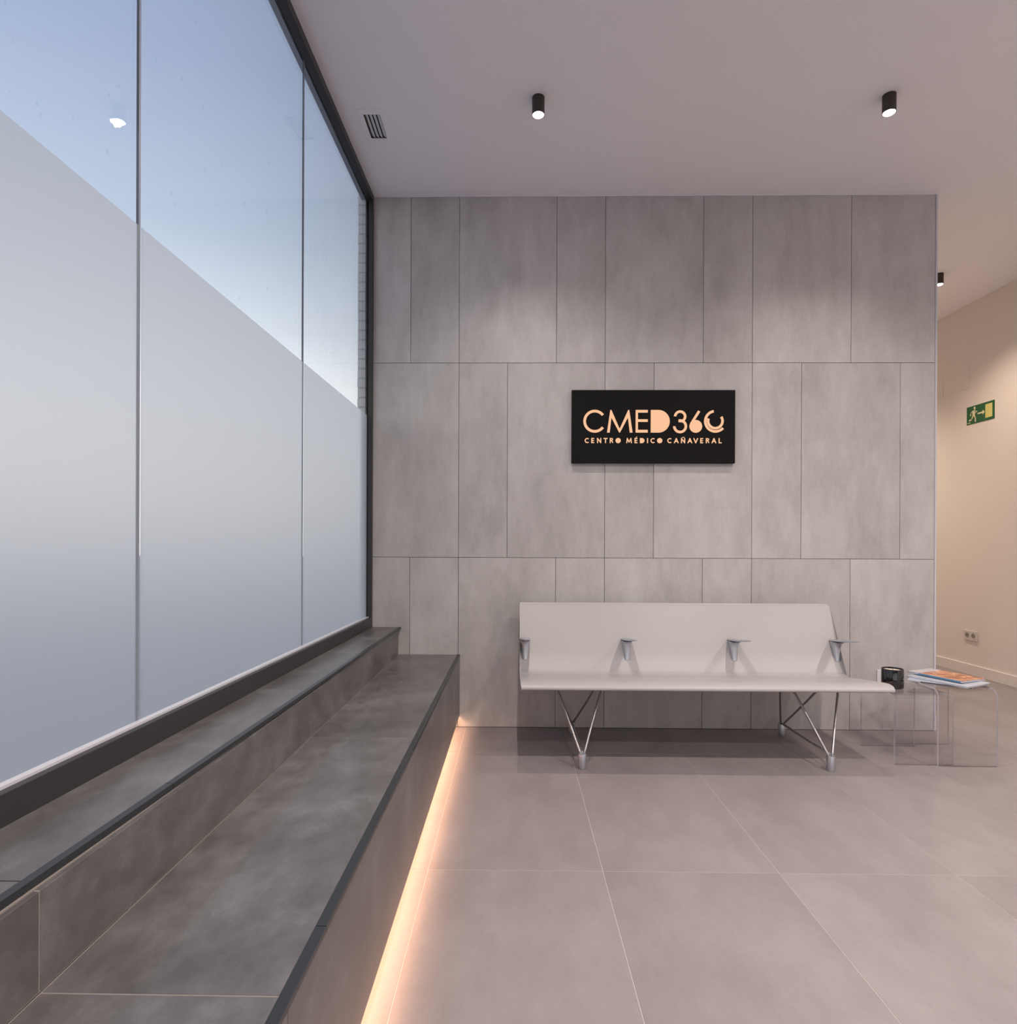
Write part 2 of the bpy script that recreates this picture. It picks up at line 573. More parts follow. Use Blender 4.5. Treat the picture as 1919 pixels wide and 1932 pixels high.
wbox('bottom_rail', -0.562, -0.530, YW, -0.001, 0.600, ZB, 'frame', bevel=0.0015)
wbox('glazing_bead', -0.562, -0.546, YW, -0.028, ZB, ZB + 0.006, 'corner')
wbox('top_rail', -0.565, -0.530, YW, -0.001, ZT, CEIL, 'frame', bevel=0.0015)
wbox('side_jamb', -0.556, -0.530, -0.030, -0.001, ZB, ZT, 'frame', bevel=0.0015)
wbox('side_jamb', -0.590, -0.530, YW, YW + 0.03, ZB, ZT, 'frame', bevel=0.0015)
joints = [-0.020, -1.125, -2.275, -3.425, -4.575, -5.60]
ZF = 1.918
for a, b in zip(joints, joints[1:]):
    p = wbox('glass_pane', -0.572, -0.563, b + 0.004, a - 0.004, ZB + 0.004, ZT + 0.010, 'glass')
    bm = bmesh.new()
    xs = -0.5622
    vv = [bm.verts.new((xs + KW * y, y, z)) for y, z in ((b + 0.0042, ZB + 0.007), (a - 0.0042, ZB + 0.007), (a - 0.0042, ZF), (b + 0.0042, ZF))]
    c = sum((v.co for v in vv), Vector()) / 4
    for v in vv:
        v.co -= c
    fc = bm.faces.new(vv)
    fc.normal_update()
    if fc.normal.x < 0:
        fc.normal_flip()
    me = bpy.data.meshes.new('frosted_film'); bm.to_mesh(me); bm.free()
    o = link('frosted_film', me, 'frost', p)
    o.location = c - parent_origin(p)
for a in joints[1:-1]:
    wbox('silicone_joint', -0.5700, -0.5635, a - 0.0040, a + 0.0040, ZB + 0.006, ZT, 'silicone')

# rain drops on the outer face of the clear band
bm = bmesh.new()
rnd = random.Random(3)
for k in range(520):
    y = rnd.uniform(-4.4, -0.05)
    z = rnd.uniform(ZF - 0.05, ZT)
    if rnd.random() < 0.3:
        z = rnd.uniform(0.72, ZF)
    if y > -2.3 and rnd.random() < 0.55:
        continue
    s = rnd.uniform(0.0016, 0.0046)
    x = -0.572 + KW * y
    n = 6
    base = [bm.verts.new((x, y + s * math.cos(2 * math.pi * i / n), z + 1.5 * s * math.sin(2 * math.pi * i / n))) for i in range(n)]
    mid = [bm.verts.new((x - s * 0.6, y + 0.6 * s * math.cos(2 * math.pi * i / n), z - 0.2 * s + 0.9 * s * math.sin(2 * math.pi * i / n))) for i in range(n)]
    top = bm.verts.new((x - s * 0.85, y, z - 0.3 * s))
    for i in range(n):
        j = (i + 1) % n
        bm.faces.new((base[i], base[j], mid[j], mid[i])).smooth = True
        bm.faces.new((mid[i], mid[j], top)).smooth = True
o = link('rain_drops', mesh_from(bm, 'rain_drops'), 'water', win)
place(o, (0, 0, 0), win)
o['kind'] = 'stuff'

# outside: steel lintel, brick pier, ground
t = box('trim_3', -0.600, -0.5755, YW, -0.034, 3.238, 3.46, 'lintel', skew=KW); tag(t, kind='structure')
pier = box('wall_outside', -0.608, -0.592, 0.0, 0.40, -0.1, 4.2, 'mortar'); tag(pier, kind='structure')
bp_ = 0.0590
for k in range(66):
    z0 = 0.02 + k * bp_
    dx = rnd.uniform(-0.0015, 0.0015)
    dy = rnd.uniform(-0.001, 0.001)
    box('brick', -0.621 + dx, -0.5740, -0.032 + dy, 0.10, z0 + 0.0045, z0 + bp_ - 0.0045, 'brick', pier, bevel=0.002)
box('mortar_joint', -0.6190, -0.5745, -0.0295, 0.10, 0.0, 4.0, 'mortar', pier)
gr = box('ground_outside', -60, 60, -60, 60, -0.35, -0.15, 'pavement'); tag(gr, kind='structure')

# ------------------------------------------------------------------ window ledge
ledge = tag(empty('window_ledge', (-0.45, -1.5, 0.44)), 'dark grey tiled window ledge with black metal edge running under the glass', 'ledge')
SJ = [0.0, -0.430, -1.648, -2.887, -4.105, -5.32, YB]
for a, b in zip(SJ, SJ[1:]):
    b2 = max(b, -6.99)
    box('tile', -0.5445, -0.3685, b2 + 0.0012, a - 0.0012, 0.603, 0.6150, 'dark_tile', ledge, bevel=0.0005, skew=KL)
    box('riser_tile', -0.379, -0.369, b2 + 0.0015, a - 0.0015, 0.4490, 0.6005, 'dark_tile', ledge, bevel=0.0005, skew=0.0)
box('core', -0.52, -0.3785, -6.985, -0.0015, 0.4463, 0.6025, 'grout_bench', ledge)
box('riser_grout', -0.378, -0.3698, -6.985, -0.0015, 0.4463, 0.6003, 'grout_bench', ledge)
TJ = [-0.001, -2.508, -5.02, -6.98]
for a, b in zip(TJ, TJ[1:]):
    bm = bmesh.new()
    xo = -0.3525
    # L profile: flat top leg and short front leg
    for (x0, x1, z0, z1) in ((xo - 0.016, xo, 0.6135, 0.6163), (xo - 0.0030, xo, 0.6045, 0.6135)):
        vs, fs = bm_box(bm, x0, x1, b + 0.0008, a - 0.0008, z0, z1)
    for v in bm.verts:
        v.co.x += KL * v.co.y
    o = link('edge_trim', mesh_from(bm, 'edge_trim'), 'trim', ledge)
    place(o, (0, 0, 0), ledge)
box('gap_shade_strip', -0.372, -0.362, -6.98, -0.001, 0.6005, 0.6040, 'trim', ledge, skew=KL)  # solid black strip standing in for the shade in the gap

# ------------------------------------------------------------------ built-in bench
tb = tag(empty('tiled_bench', (-0.18, -1.5, 0.0)), 'long dark grey tiled bench with black edge trim built along the window', 'bench')
for a, b in zip(SJ, SJ[1:]):
    b2 = max(b, -6.99)
    box('seat_tile', -0.3660, -0.006, b2 + 0.0015, a - 0.0015, 0.435, 0.4470, 'dark_tile', tb, bevel=0.0005)
FJ = [0.0, -0.462, -1.683, -2.90, -4.115, -5.33, YB]
box('seat_grout', -0.3685, -0.006, -6.985, -0.0012, 0.4345, 0.4463, 'grout_bench', tb)
for a, b in zip(FJ, FJ[1:]):
    b2 = max(b, -6.99)
    box('face_tile', -0.004, 0.0120, b2 + 0.0010, a - 0.0010, 0.0745, 0.4365, 'dark_tile', tb, bevel=0.0006)
box('backing_board', -0.024, -0.0045, -6.99, -0.001, 0.1250, 0.434, 'grout_bench', tb)
box('recess_top', -0.154, -0.0245, -6.99, -0.001, 0.125, 0.140, 'paint', tb)
box('recess_back', -0.154, -0.145, -6.99, -0.001, 0.0005, 0.125, 'paint', tb)
TJ = [-0.001, -2.718, -5.22, -6.98]
for a, b in zip(TJ, TJ[1:]):
    bm = bmesh.new()
    for (x0, x1, z0, z1) in ((-0.0055, 0.0135, 0.4455, 0.4482), (0.0108, 0.0135, 0.4372, 0.4455)):
        bm_box(bm, x0, x1, b + 0.0008, a - 0.0008, z0, z1)
    o = link('edge_trim', mesh_from(bm, 'edge_trim'), 'trim', tb)
    place(o, (0, 0, 0), tb)
ls = empty('led_strip', (-0.03, -1.5, 0.105))
tag(ls, 'warm glowing light strip hidden under the tiled bench, washing the floor', 'light strip')
box('profile', -0.048, -0.0325, -6.9, -0.01, 0.112, 0.1245, 'corner', ls)
box('diffuser', -0.046, -0.035, -6.9, -0.01, 0.0920, 0.1115, 'led', ls)

# ------------------------------------------------------------------ spotlights
GS = 'cylindrical ceiling spotlights'


def spotlight(x, y, label, power, col, group=GS, beam=130):
    root = tag(empty('ceiling_spotlight', (x, y, CEIL)), label, 'spotlight', group)
    R_, L_ = 0.0300, 0.084
    lathe('housing', [(0.0, 0.0), (R_, 0.0), (R_, -L_), (R_ - 0.0025, -L_), (R_ - 0.0025, -L_ + 0.010), (0.0, -L_ + 0.010)], 'lamp_body', root, seg=40, centre=(x, y, CEIL))
    lathe('lens', [(0.0, -L_ - 0.0060), (R_ * 0.5, -L_ - 0.0050), (R_ - 0.0075, -L_ - 0.0025), (R_ - 0.0040, -L_ + 0.0005), (R_ - 0.0028, -L_ + 0.006), (R_ - 0.0028, -L_ + 0.009), (0.0, -L_ + 0.009)], 'lens', root, seg=32, centre=(x, y, CEIL))
    ld = bpy.data.lights.new('spot_beam', 'SPOT')
    ld.energy = power; ld.color = col
    ld.spot_size = math.radians(beam); ld.spot_blend = 1.0
    ld.shadow_soft_size = 0.008
    lo = bpy.data.objects.new('spot_beam', ld); COL.objects.link(lo)
    lo.parent = root; lo.location = (0, 0, -L_ - 0.0145)
    return root


spotlight(0.452, -0.833, 'dark bronze cylinder spotlight on the ceiling nearest the air vent', LAMP_W, LAMP_COL)
spotlight(2.125, -0.833, 'dark bronze cylinder spotlight on the ceiling above the right end of the waiting bench', LAMP_W, LAMP_COL)
spotlight(3.690, 1.116, 'small dark spotlight on the corridor ceiling beside the tiled wall corner', CORR_W, CORR_COL, beam=122)
for (x, y, lab) in ((0.452, -2.50, 'added cylinder spotlight above the viewpoint on the window side'), (2.125, -2.50, 'added cylinder spotlight over the open floor in front of the waiting bench'),
                    (3.75, -2.50, 'added cylinder spotlight over the open floor beside the right wall'), (0.452, -4.20, 'added cylinder spotlight behind the viewpoint on the window side'),
                    (2.125, -4.20, 'added cylinder spotlight behind the viewpoint in the middle of the room'), (3.75, -4.20, 'added cylinder spotlight behind the viewpoint beside the right wall'),
                    (2.125, -5.9, 'added cylinder spotlight nearest the added glazing behind the viewpoint')):
    spotlight(x, y, lab, HID_W, LAMP_COL, GS, 152)  # unseen lamps, added to supply the room's light
spotlight(3.75, -0.833, 'added dark bronze cylinder spotlight on the ceiling right of the picture edge', LAMP_W * 0.7, LAMP_COL)  # extra lamp out of view, added to the row for more light
spotlight(3.690, 3.0, 'added unseen cylinder spotlight deep in the corridor', 2.2 * CORR_W, CORR_COL, beam=122)  # unseen lamp, added to brighten the corridor and its ceiling

# ------------------------------------------------------------------ air vent
vent = tag(empty('air_vent', (-0.378, -0.648, CEIL)), 'white rectangular air vent in the ceiling beside the window', 'vent')
bm = bmesh.new()
X0, X1, Y0, Y1 = -0.446, -0.311, -0.766, -0.531
for (a, b, c, d) in ((X0, VX0, Y0, Y1), (VX1, X1, Y0, Y1), (VX0, VX1, Y0, VY0), (VX0, VX1, VY1, Y1)):
    bm_box(bm, a, b, c, d, CEIL - 0.004, CEIL - 0.0002)
o = link('frame', mesh_from(bm, 'frame'), 'paint', vent); place(o, (0, 0, 0), vent)
bm = bmesh.new()
for (a, b, c, d, z0, z1) in ((VX0 - .002, VX0 + .002, VY0, VY1, CEIL, CEIL + .08), (VX1 - .002, VX1 + .002, VY0, VY1, CEIL, CEIL + .08),
                             (VX0, VX1, VY0 - .002, VY0 + .002, CEIL, CEIL + .08), (VX0, VX1, VY1 - .002, VY1 + .002, CEIL, CEIL + .08),
                             (VX0, VX1, VY0, VY1, CEIL + .076, CEIL + .08)):
    bm_box(bm, a, b, c, d, z0, z1)
o = link('duct_box', mesh_from(bm, 'duct_box'), 'hole', vent); place(o, (0, 0, 0), vent)
for k in range(4):
    xc = VX0 + 0.0145 + k * 0.0195
    prism('slat', [(xc - 0.0085, CEIL + 0.009), (xc - 0.0078, CEIL + 0.0098), (xc + 0.0080, CEIL + 0.001), (xc + 0.0072, CEIL + 0.0)], 'y', VY0 + 0.003, VY1 - 0.003, 'vent_metal', vent, origin=(xc, -0.64, CEIL))

# ------------------------------------------------------------------ lit sign
SX0, SX1, SZ0, SZ1 = 0.693, 1.6865, 1.628, 2.0735
sign = tag(empty('illuminated_sign', (1.19, -0.005, 1.85)), 'black wall sign with glowing orange CMED360 lettering above the waiting bench', 'sign')
box('panel', SX0, SX1, -0.030, -0.002, SZ0, SZ1, 'sign_black', sign, bevel=0.0012)


def sg(cx, cy):
    return (SX0 + ((1090 + cx / 6.617) - 1079) * 0.003215, SZ1 - ((760 + cy / 6.617) - 735.5) * 0.003222)


def sign_poly(name, polys):
    bm = bmesh.new()
    for pts in polys:
        P = [sg(*p) for p in pts]
        A = [bm.verts.new((x, -0.0314, z)) for x, z in P]
        B = [bm.verts.new((x, -0.0301, z)) for x, z in P]
        bm.faces.new(A); bm.faces.new(B)
        for i in range(len(P)):
            j = (i + 1) % len(P)
            bm.faces.new((A[i], A[j], B[j], B[i]))
    bm.normal_update()
    bmesh.ops.triangulate(bm, faces=[f_ for f_ in bm.faces if len(f_.verts) > 4], ngon_method='EAR_CLIP')
    o = link(name, mesh_from(bm, name), 'letter', sign)
    place(o, (0, 0, 0), sign)
    return o


def ring(cx, cy, ro, ri, a0, a1, n=36):
    """thick arc; angles in degrees, counter-clockwise with y up, from a0 to a1"""
    out = []
    for i in range(n + 1):
        a = math.radians(a0 + (a1 - a0) * i / n)
        out.append((cx + ro * math.cos(a), cy - ro * math.sin(a)))
    for i in range(n, -1, -1):
        a = math.radians(a0 + (a1 - a0) * i / n)
        out.append((cx + ri * math.cos(a), cy - ri * math.sin(a)))
    return out


def disc(cx, cy, rr, n=32):
    return [(cx + rr * math.cos(2 * math.pi * i / n), cy - rr * math.sin(2 * math.pi * i / n)) for i in range(n)]


def quad_strip(p, q, w):
    dx, dy = q[0] - p[0], q[1] - p[1]
    l = math.hypot(dx, dy)
    nx, ny = -dy / l * w / 2, dx / l * w / 2
    return [(p[0] + nx, p[1] + ny), (q[0] + nx, q[1] + ny), (q[0] - nx, q[1] - ny), (p[0] - nx, p[1] - ny)]


sign_poly('letter', [ring(216, 230, 144, 110, 37, 323, 48)])                                                    # C
sign_poly('letter', [[(370, 372), (410, 88), (424, 88), (528, 325), (634, 88), (648, 88), (690, 372), (655, 372), (631, 185), (533, 372), (523, 372), (425, 185), (404, 372)]])  # M
sign_poly('letter', [[(728, 88), (880, 88), (880, 122), (757, 122), (757, 205), (880, 205), (880, 238), (757, 238), (757, 337), (880, 337), (880, 372), (728, 372)]])          # E
sign_poly('letter', [[(917, 88), (1013, 88)] + [(1013 + 142 * math.sin(math.radians(a)), 230 - 142 * math.cos(math.radians(a))) for a in range(5, 180, 5)] + [(1013, 372), (917, 372)]])  # D
sign_poly('letter', [ring(1284, 170, 78, 46, 178, -78, 30), ring(1284, 292, 88, 56, 103, -180, 34), [(1264, 214), (1296, 214), (1296, 242), (1264, 242)]])                         # 3
sign_poly('letter', [disc(1480, 293, 80), [(1508, 93), (1536, 110), (1462, 225), (1405, 268), (1412, 248)]])                                                                      # 6
sign_poly('letter', [ring(1725, 229, 143, 111, 100, 318, 44), ring(1723, 226, 106, 74, 36, -200, 44)])                                                                            # 0

STK = {
    'C': None,
    'E': [((0, 0), (0, 1)), ((0, 0), (.72, 0)), ((0, .5), (.66, .5)), ((0, 1), (.72, 1))],
    'N': [((0, 0), (0, 1)), ((0, 0), (1, 1)), ((1, 0), (1, 1))],
    'T': [((0, 0), (1, 0)), ((.5, 0), (.5, 1))],
    'M': [((0, 1), (.12, 0)), ((.12, 0), (.5, .85)), ((.5, .85), (.88, 0)), ((.88, 0), (1, 1))],
    'I': [((.5, 0), (.5, 1))],
    'A': [((0, 1), (.5, 0)), ((.5, 0), (1, 1)), ((.2, .68), (.8, .68))],
    'V': [((0, 0), (.5, 1)), ((.5, 1), (1, 0))],
    'L': [((0, 0), (0, 1)), ((0, 1), (.75, 1))],
}
Y0_, Y1_, SW = 446, 498, 13


def small(ch, cx, w=42):
    polys = []
    def P(p):
        return (cx - w / 2 + p[0] * w, Y0_ + p[1] * (Y1_ - Y0_))
    if ch == 'C':
        polys.append(ring(cx + 4, 472, 32, 19, 48, 312, 20))
    elif ch == 'O':
        polys.append(disc(cx, 472, 33))
    elif ch == 'D':
        polys.append([(cx - 30, 440), (cx - 4, 440)] + [(cx - 4 + 32 * math.sin(math.radians(a)), 472 - 32 * math.cos(math.radians(a))) for a in range(10, 180, 10)] + [(cx - 4, 504), (cx - 30, 504)])
    elif ch == 'R':
        polys.append(quad_strip((cx - 16, 440), (cx - 16, 504), SW))
        polys.append(ring(cx + 2, 457, 17, 5, 90, -90, 12))
        polys.append([(cx - 16, 440), (cx + 2, 440), (cx + 2, 452), (cx - 16, 452)])
        polys.append([(cx - 16, 462), (cx + 2, 462), (cx + 2, 474), (cx - 16, 474)])
        polys.append(quad_strip((cx, 470), (cx + 17, 500), SW))
    else:
        base = {'É': 'E', 'Ñ': 'N'}.get(ch, ch)
        for p, q in STK[base]:
            a, b = P(p), P(q)
            dx, dy = b[0] - a[0], b[1] - a[1]
            l = math.hypot(dx, dy)
            ex, ey = dx / l * SW * .45, dy / l * SW * .45
            polys.append(quad_strip((a[0] - ex, a[1] - ey), (b[0] + ex, b[1] + ey), SW))
        if ch == 'É':
            polys.append(quad_strip((cx - 4, 434), (cx + 8, 424), 9))
        if ch == 'Ñ':
            polys.append([(cx - 17, 433), (cx - 6, 426), (cx + 6, 430), (cx + 17, 424), (cx + 17, 432), (cx + 6, 438), (cx - 6, 434), (cx - 17, 440)])
    sign_poly('small_letter', polys)


for ch, cx, w in (('C', 118, 42), ('E', 196, 34), ('N', 272, 40), ('T', 352, 38), ('R', 427, 40), ('O', 510, 40), ('M', 647, 58), ('É', 738, 34), ('D', 812, 40), ('I', 878, 20),
                  ('C', 943, 40), ('O', 1030, 40), ('C', 1153, 40), ('A', 1237, 46), ('Ñ', 1322, 40), ('A', 1407, 46), ('V', 1480, 46), ('E', 1559, 34), ('R', 1628, 40), ('A', 1707, 46), ('L', 1789, 34)):
    small(ch, cx, w)

# ------------------------------------------------------------------ waiting bench
wbn = tag(empty('waiting_bench', (1.29, -0.45, 0.0)), 'long cream metal waiting bench with four silver armrests against the tiled wall', 'bench')
BX0, BX1 = 0.378, 2.207
top_prof = [(-.122, .778), (-.150, .713), (-.178, .648), (-.202, .590), (-.219, .550), (-.236, .508), (-.256, .472), (-.279, .437), (-.298, .415), (-.318, .404),
            (-.340, .3995), (-.361, .400), (-.420, .406), (-.486, .415), (-.545, .4235), (-.604, .431), (-.650, .4375), (-.690, .4420), (-.723, .4430), (-.745, .4400), (-.761, .4345), (-.770, .4275)]


def offset_prof(pr, th):
    out = []
    n = len(pr)
    for i, p in enumerate(pr):
        a = pr[max(0, i - 1)]; b = pr[min(n - 1, i + 1)]
        dy, dz = b[0] - a[0], b[1] - a[1]
        l = math.hypot(dy, dz)
        t_ = th(i / (n - 1))
        out.append((p[0] + (-dz / l) * -t_ if False else p[0] - dz / l * -t_, p[1] + dy / l * t_))
    return out


back = offset_prof(top_prof, lambda s_: 0.016 if s_ < 0.8 else 0.016 + (s_ - 0.8) * 0.02)
front_round = [(-.773, .4215), (-.772, .4150), (-.766, .4100)]
prof = top_prof + front_round + list(reversed(back))[1:]
# rounded top lip
prof = prof + [(-.104, .7795), (-.108, .7835), (-.116, .7830)]
bm = bmesh.new()
NX = 12
rings = []
for k in range(NX + 1):
    # the four corners are eased: the two end sections draw in a little
    x = BX0 + (BX1 - BX0) * k / NX
    rings.append([bm.verts.new((x, p[0], p[1])) for p in prof])
n = len(prof)
for a, b in zip(rings, rings[1:]):
    for i in range(n):
        fc = bm.faces.new((a[i], a[(i + 1) % n], b[(i + 1) % n], b[i])); fc.smooth = True
bm.faces.new(rings[0]); bm.faces.new(rings[-1])
bm.normal_update()
bmesh.ops.triangulate(bm, faces=[f_ for f_ in bm.faces if len(f_.verts) > 4], ngon_method='EAR_CLIP')
# round off the free corner of the seat and of the back in plan
for v in bm.verts:
    for ex, sgn in ((BX1, 1), (BX0, -1)):
        d = abs(v.co.x - ex)
        if d < 1e-4:
            if v.co.y < -0.74:
                v.co.x -= sgn * (abs(v.co.y + 0.74) / 0.033) ** 2 * 0.004
            if v.co.z > 0.76:
                v.co.x -= sgn * ((v.co.z - 0.76) / 0.0235) ** 2 * 0.003
o = link('seat_shell', mesh_from(bm, 'seat_shell'), 'seat', wbn)
o.data.set_sharp_from_angle(angle=math.radians(38))
place(o, (0, 0, 0), wbn)


def arm(x):
    """tapered bracket leaning on the backrest with a thin blade reaching forward"""
    bm = bmesh.new()
    # bracket: loft of rounded sections from foot to top
    secs = []
    for (z, w, yf, yb) in ((0.4665, 0.010, -.262, -.250), (0.470, 0.0155, -.270, -.250), (0.500, 0.0185, -.268, -.236), (0.540, 0.0230, -.266, -.220), (0.562, 0.0265, -.270, -.212), (0.572, 0.0285, -.285, -.206), (0.5790, 0.0290, -.300, -.205)):
        sec = []
        for k in range(16):
            a = 2 * math.pi * k / 16
            cxx = math.copysign(abs(math.cos(a)) ** 0.55, math.cos(a))
            cyy = math.copysign(abs(math.sin(a)) ** 0.8, math.sin(a))
            sec.append(bm.verts.new((x + w * cxx, (yf + yb) / 2 + (yb - yf) / 2 * cyy, z)))
        secs.append(sec)
    for a, b in zip(secs, secs[1:]):
        for k in range(16):
            bm.faces.new((a[k], a[(k + 1) % 16], b[(k + 1) % 16], b[k])).smooth = True
    bm.faces.new(secs[0]); bm.faces.new(secs[-1])
    o1 = link('armrest', mesh_from(bm, 'armrest'), 'alu', wbn)
    o1.data.set_sharp_from_angle(angle=math.radians(50))
    place(o1, (0, 0, 0), wbn)
    # blade
    bm = bmesh.new()
    secs = []
    L_ = [(-.200, .5770, .0270, .0040), (-.215, .5815, .0290, .0070), (-.26, .5860, .0290, .0080), (-.33, .5940, .0275, .0072), (-.40, .6035, .0245, .0060), (-.450, .6110, .0210, .0050), (-.470, .6140, .0155, .0038), (-.478, .6150, .0070, .0018)]
    for (y, z, w, h) in L_:
        sec = []
        for k in range(14):
            a = 2 * math.pi * k / 14
            cxx = math.copysign(abs(math.cos(a)) ** 0.6, math.cos(a))
            sec.append(bm.verts.new((x + w * cxx, y, z + h * math.sin(a))))
        secs.append(sec)
    for a, b in zip(secs, secs[1:]):
        for k in range(14):
            bm.faces.new((a[k], a[(k + 1) % 14], b[(k + 1) % 14], b[k])).smooth = True
    bm.faces.new(secs[0]); bm.faces.new(secs[-1])
    o2 = link('arm_blade', mesh_from(bm, 'arm_blade'), 'alu', o1)
    o2.data.set_sharp_from_angle(angle=math.radians(50))
    o2.location = (0, 0, 0)
    o2.location = Vector((0, 0, 0)) - parent_origin(o1)


for x in (0.409, 0.994, 1.606, 2.190):
    arm(x)


def leg_frame(x):
    bm = bmesh.new()
    r_ = 0.0062
    for s in (-1, 1):
        pts = [(x + s * 0.006, -0.692, 0.070), (x + s * 0.014, -0.682, 0.088), (x + s * 0.060, -0.615, 0.215), (x + s * 0.110, -0.545, 0.348), (x + s * 0.120, -0.522, 0.367), (x + s * 0.122, -0.490, 0.372),
               (x + s * 0.122, -0.420, 0.368), (x + s * 0.118, -0.385, 0.360), (x + s * 0.108, -0.355, 0.335), (x + s * 0.060, -0.245, 0.205), (x + s * 0.012, -0.140, 0.084), (x + s * 0.006, -0.128, 0.066)]
        tube_bm(bm, pts, r_, 10)
    o = link('leg', mesh_from(bm, 'leg'), 'steel', wbn)
    place(o, (0, 0, 0), wbn)
    bm = bmesh.new()
    tube_bm(bm, [(x, -0.685, 0.080), (x, -0.40, 0.078), (x, -0.135, 0.074)], 0.0065, 10)
    st = link('stretcher', mesh_from(bm, 'stretcher'), 'steel', o)
    st.location = Vector((0, 0, 0)) - parent_origin(o)
    for (y, h) in ((-0.692, 0.076), (-0.128, 0.072)):
        ft = lathe('foot', [(0, 0.0), (0.0165, 0.0), (0.0180, 0.002), (0.0190, 0.010), (0.0215, h - 0.003), (0.0205, h), (0.0, h)], 'alu', o, seg=24, centre=(x, y, 0.0))
    # clamp plates that carry the rods under the shell
    for s in (-1, 1):
        cp = prism('clamp_plate', [(-.535, .366), (-.50, .376), (-.40, .372), (-.36, .350), (-.372, .372), (-.40, .3925), (-.50, .404), (-.53, .396)], 'x', x + s * 0.122 - 0.004, x + s * 0.122 + 0.004, 'steel', o, origin=(x + s * 0.122, -0.45, 0.38))


for x in (0.692, 1.934):
    leg_frame(x)
bm = bmesh.new()
bm_box(bm, 0.53, 2.09, -0.475, -0.425, 0.366, 0.392)
bmesh.ops.bevel(bm, geom=list(bm.edges), offset=0.006, segments=2, affect='EDGES')
o = link('under_beam', mesh_from(bm, 'under_beam'), 'steel', wbn); place(o, (0, 0, 0), wbn)

# ------------------------------------------------------------------ acrylic tables


def acrylic(name, x0, x1, yf, yb, h, rad, th, label):
    """one bent sheet: back leg, top, front leg; side edges polished"""
    outer, inner = [], []

    def path(off):
        y0, y1, z1, rr = yf + off, yb - off, h - off, rad - off
        P = [(y0, 0.0)]
        for k in range(9):
            a = math.radians(180 - 90 * k / 8)
            P.append((y0 + rr + rr * math.cos(a), z1 - rr + rr * math.sin(a)))
        for k in range(9):
            a = math.radians(90 - 90 * k / 8)
            P.append((y1 - rr + rr * math.cos(a), z1 - rr + rr * math.sin(a)))
        P.append((y1, 0.0))
        return P
    A, B = path(0), path(th)
    bm = bmesh.new()
    vs = {}
    for tag_, P in (('o', A), ('i', B)):
        for sx_, x in ((0, x0), (1, x1)):
            vs[(tag_, sx_)] = [bm.verts.new((x, p[0], p[1])) for p in P]
    n = len(A)
    for k in range(n - 1):
        for tg in 'oi':
            fc = bm.faces.new((vs[(tg, 0)][k], vs[(tg, 0)][k + 1], vs[(tg, 1)][k + 1], vs[(tg, 1)][k])); fc.smooth = True
        for sx_ in (0, 1):
            fc = bm.faces.new((vs[('o', sx_)][k], vs[('o', sx_)][k + 1], vs[('i', sx_)][k + 1], vs[('i', sx_)][k])); fc.material_index = 1
    for k in (0, n - 1):
        fc = bm.faces.new((vs[('o', 0)][k], vs[('o', 1)][k], vs[('i', 1)][k], vs[('i', 0)][k]))
    c = Vector(((x0 + x1) / 2, (yf + yb) / 2, 0))
    for v in bm.verts:
        v.co -= c
    o = link(name, mesh_from(bm, name), ['acrylic', 'acrylic_edge'])
    o.data.set_sharp_from_angle(angle=math.radians(40))
    o.location = c
    tag(o, label, 'side table', 'nested clear acrylic side tables')
    return o


acrylic('acrylic_side_table', 2.308, 2.606, -0.600, -0.286, 0.360, 0.040, 0.009, 'lower clear acrylic side table at bench end holding the black candle')
acrylic('acrylic_side_table', 2.519, 2.819, -0.618, -0.250, 0.397, 0.044, 0.010, 'taller clear acrylic side table carrying the stack of magazines')

# ------------------------------------------------------------------ candle
cc = (2.401, -0.425, 0.3602)
cd = tag(empty('candle', cc), 'black glass candle jar with cream wax on the lower acrylic table', 'candle')
R_ = 0.0535
jar = lathe('jar', [(0, 0), (R_ - .004, 0), (R_ - .001, .003), (R_, .008), (R_, .1015), (R_ - .0012, .1030), (R_ - .0035, .1030), (R_ - .0045, .1015), (R_ - .0045, .012), (0, .012)], 'jar', cd, seg=48, centre=cc)
lathe('wax', [(0, .0125), (R_ - .0048, .0125), (R_ - .0048, .0935), (R_ - .009, .0915), (0, .0915)], 'wax', cd, seg=40, centre=cc)
bm = bmesh.new()
tube_bm(bm, [(0, 0, .090), (0.001, 0, .097), (0.003, 0.001, .1015)], 0.0012, 8)
o = link('wick', mesh_from(bm, 'wick'), 'wick', cd); o.location = (0, 0, 0)
bm = bmesh.new()
for k in range(9):
    a = math.radians(-2)
    z = 0.018 + k * 0.0095
    bmesh.ops.create_icosphere(bm, subdivisions=1, radius=0.0022, matrix=Matrix.Translation((R_ * math.cos(a), R_ * math.sin(a) - 0.004, z)))
o = link('stud_row', mesh_from(bm, 'stud_row'), 'jar', cd); o.location = (0, 0, 0)

# ------------------------------------------------------------------ magazines
GM = 'magazines stacked on the acrylic table'


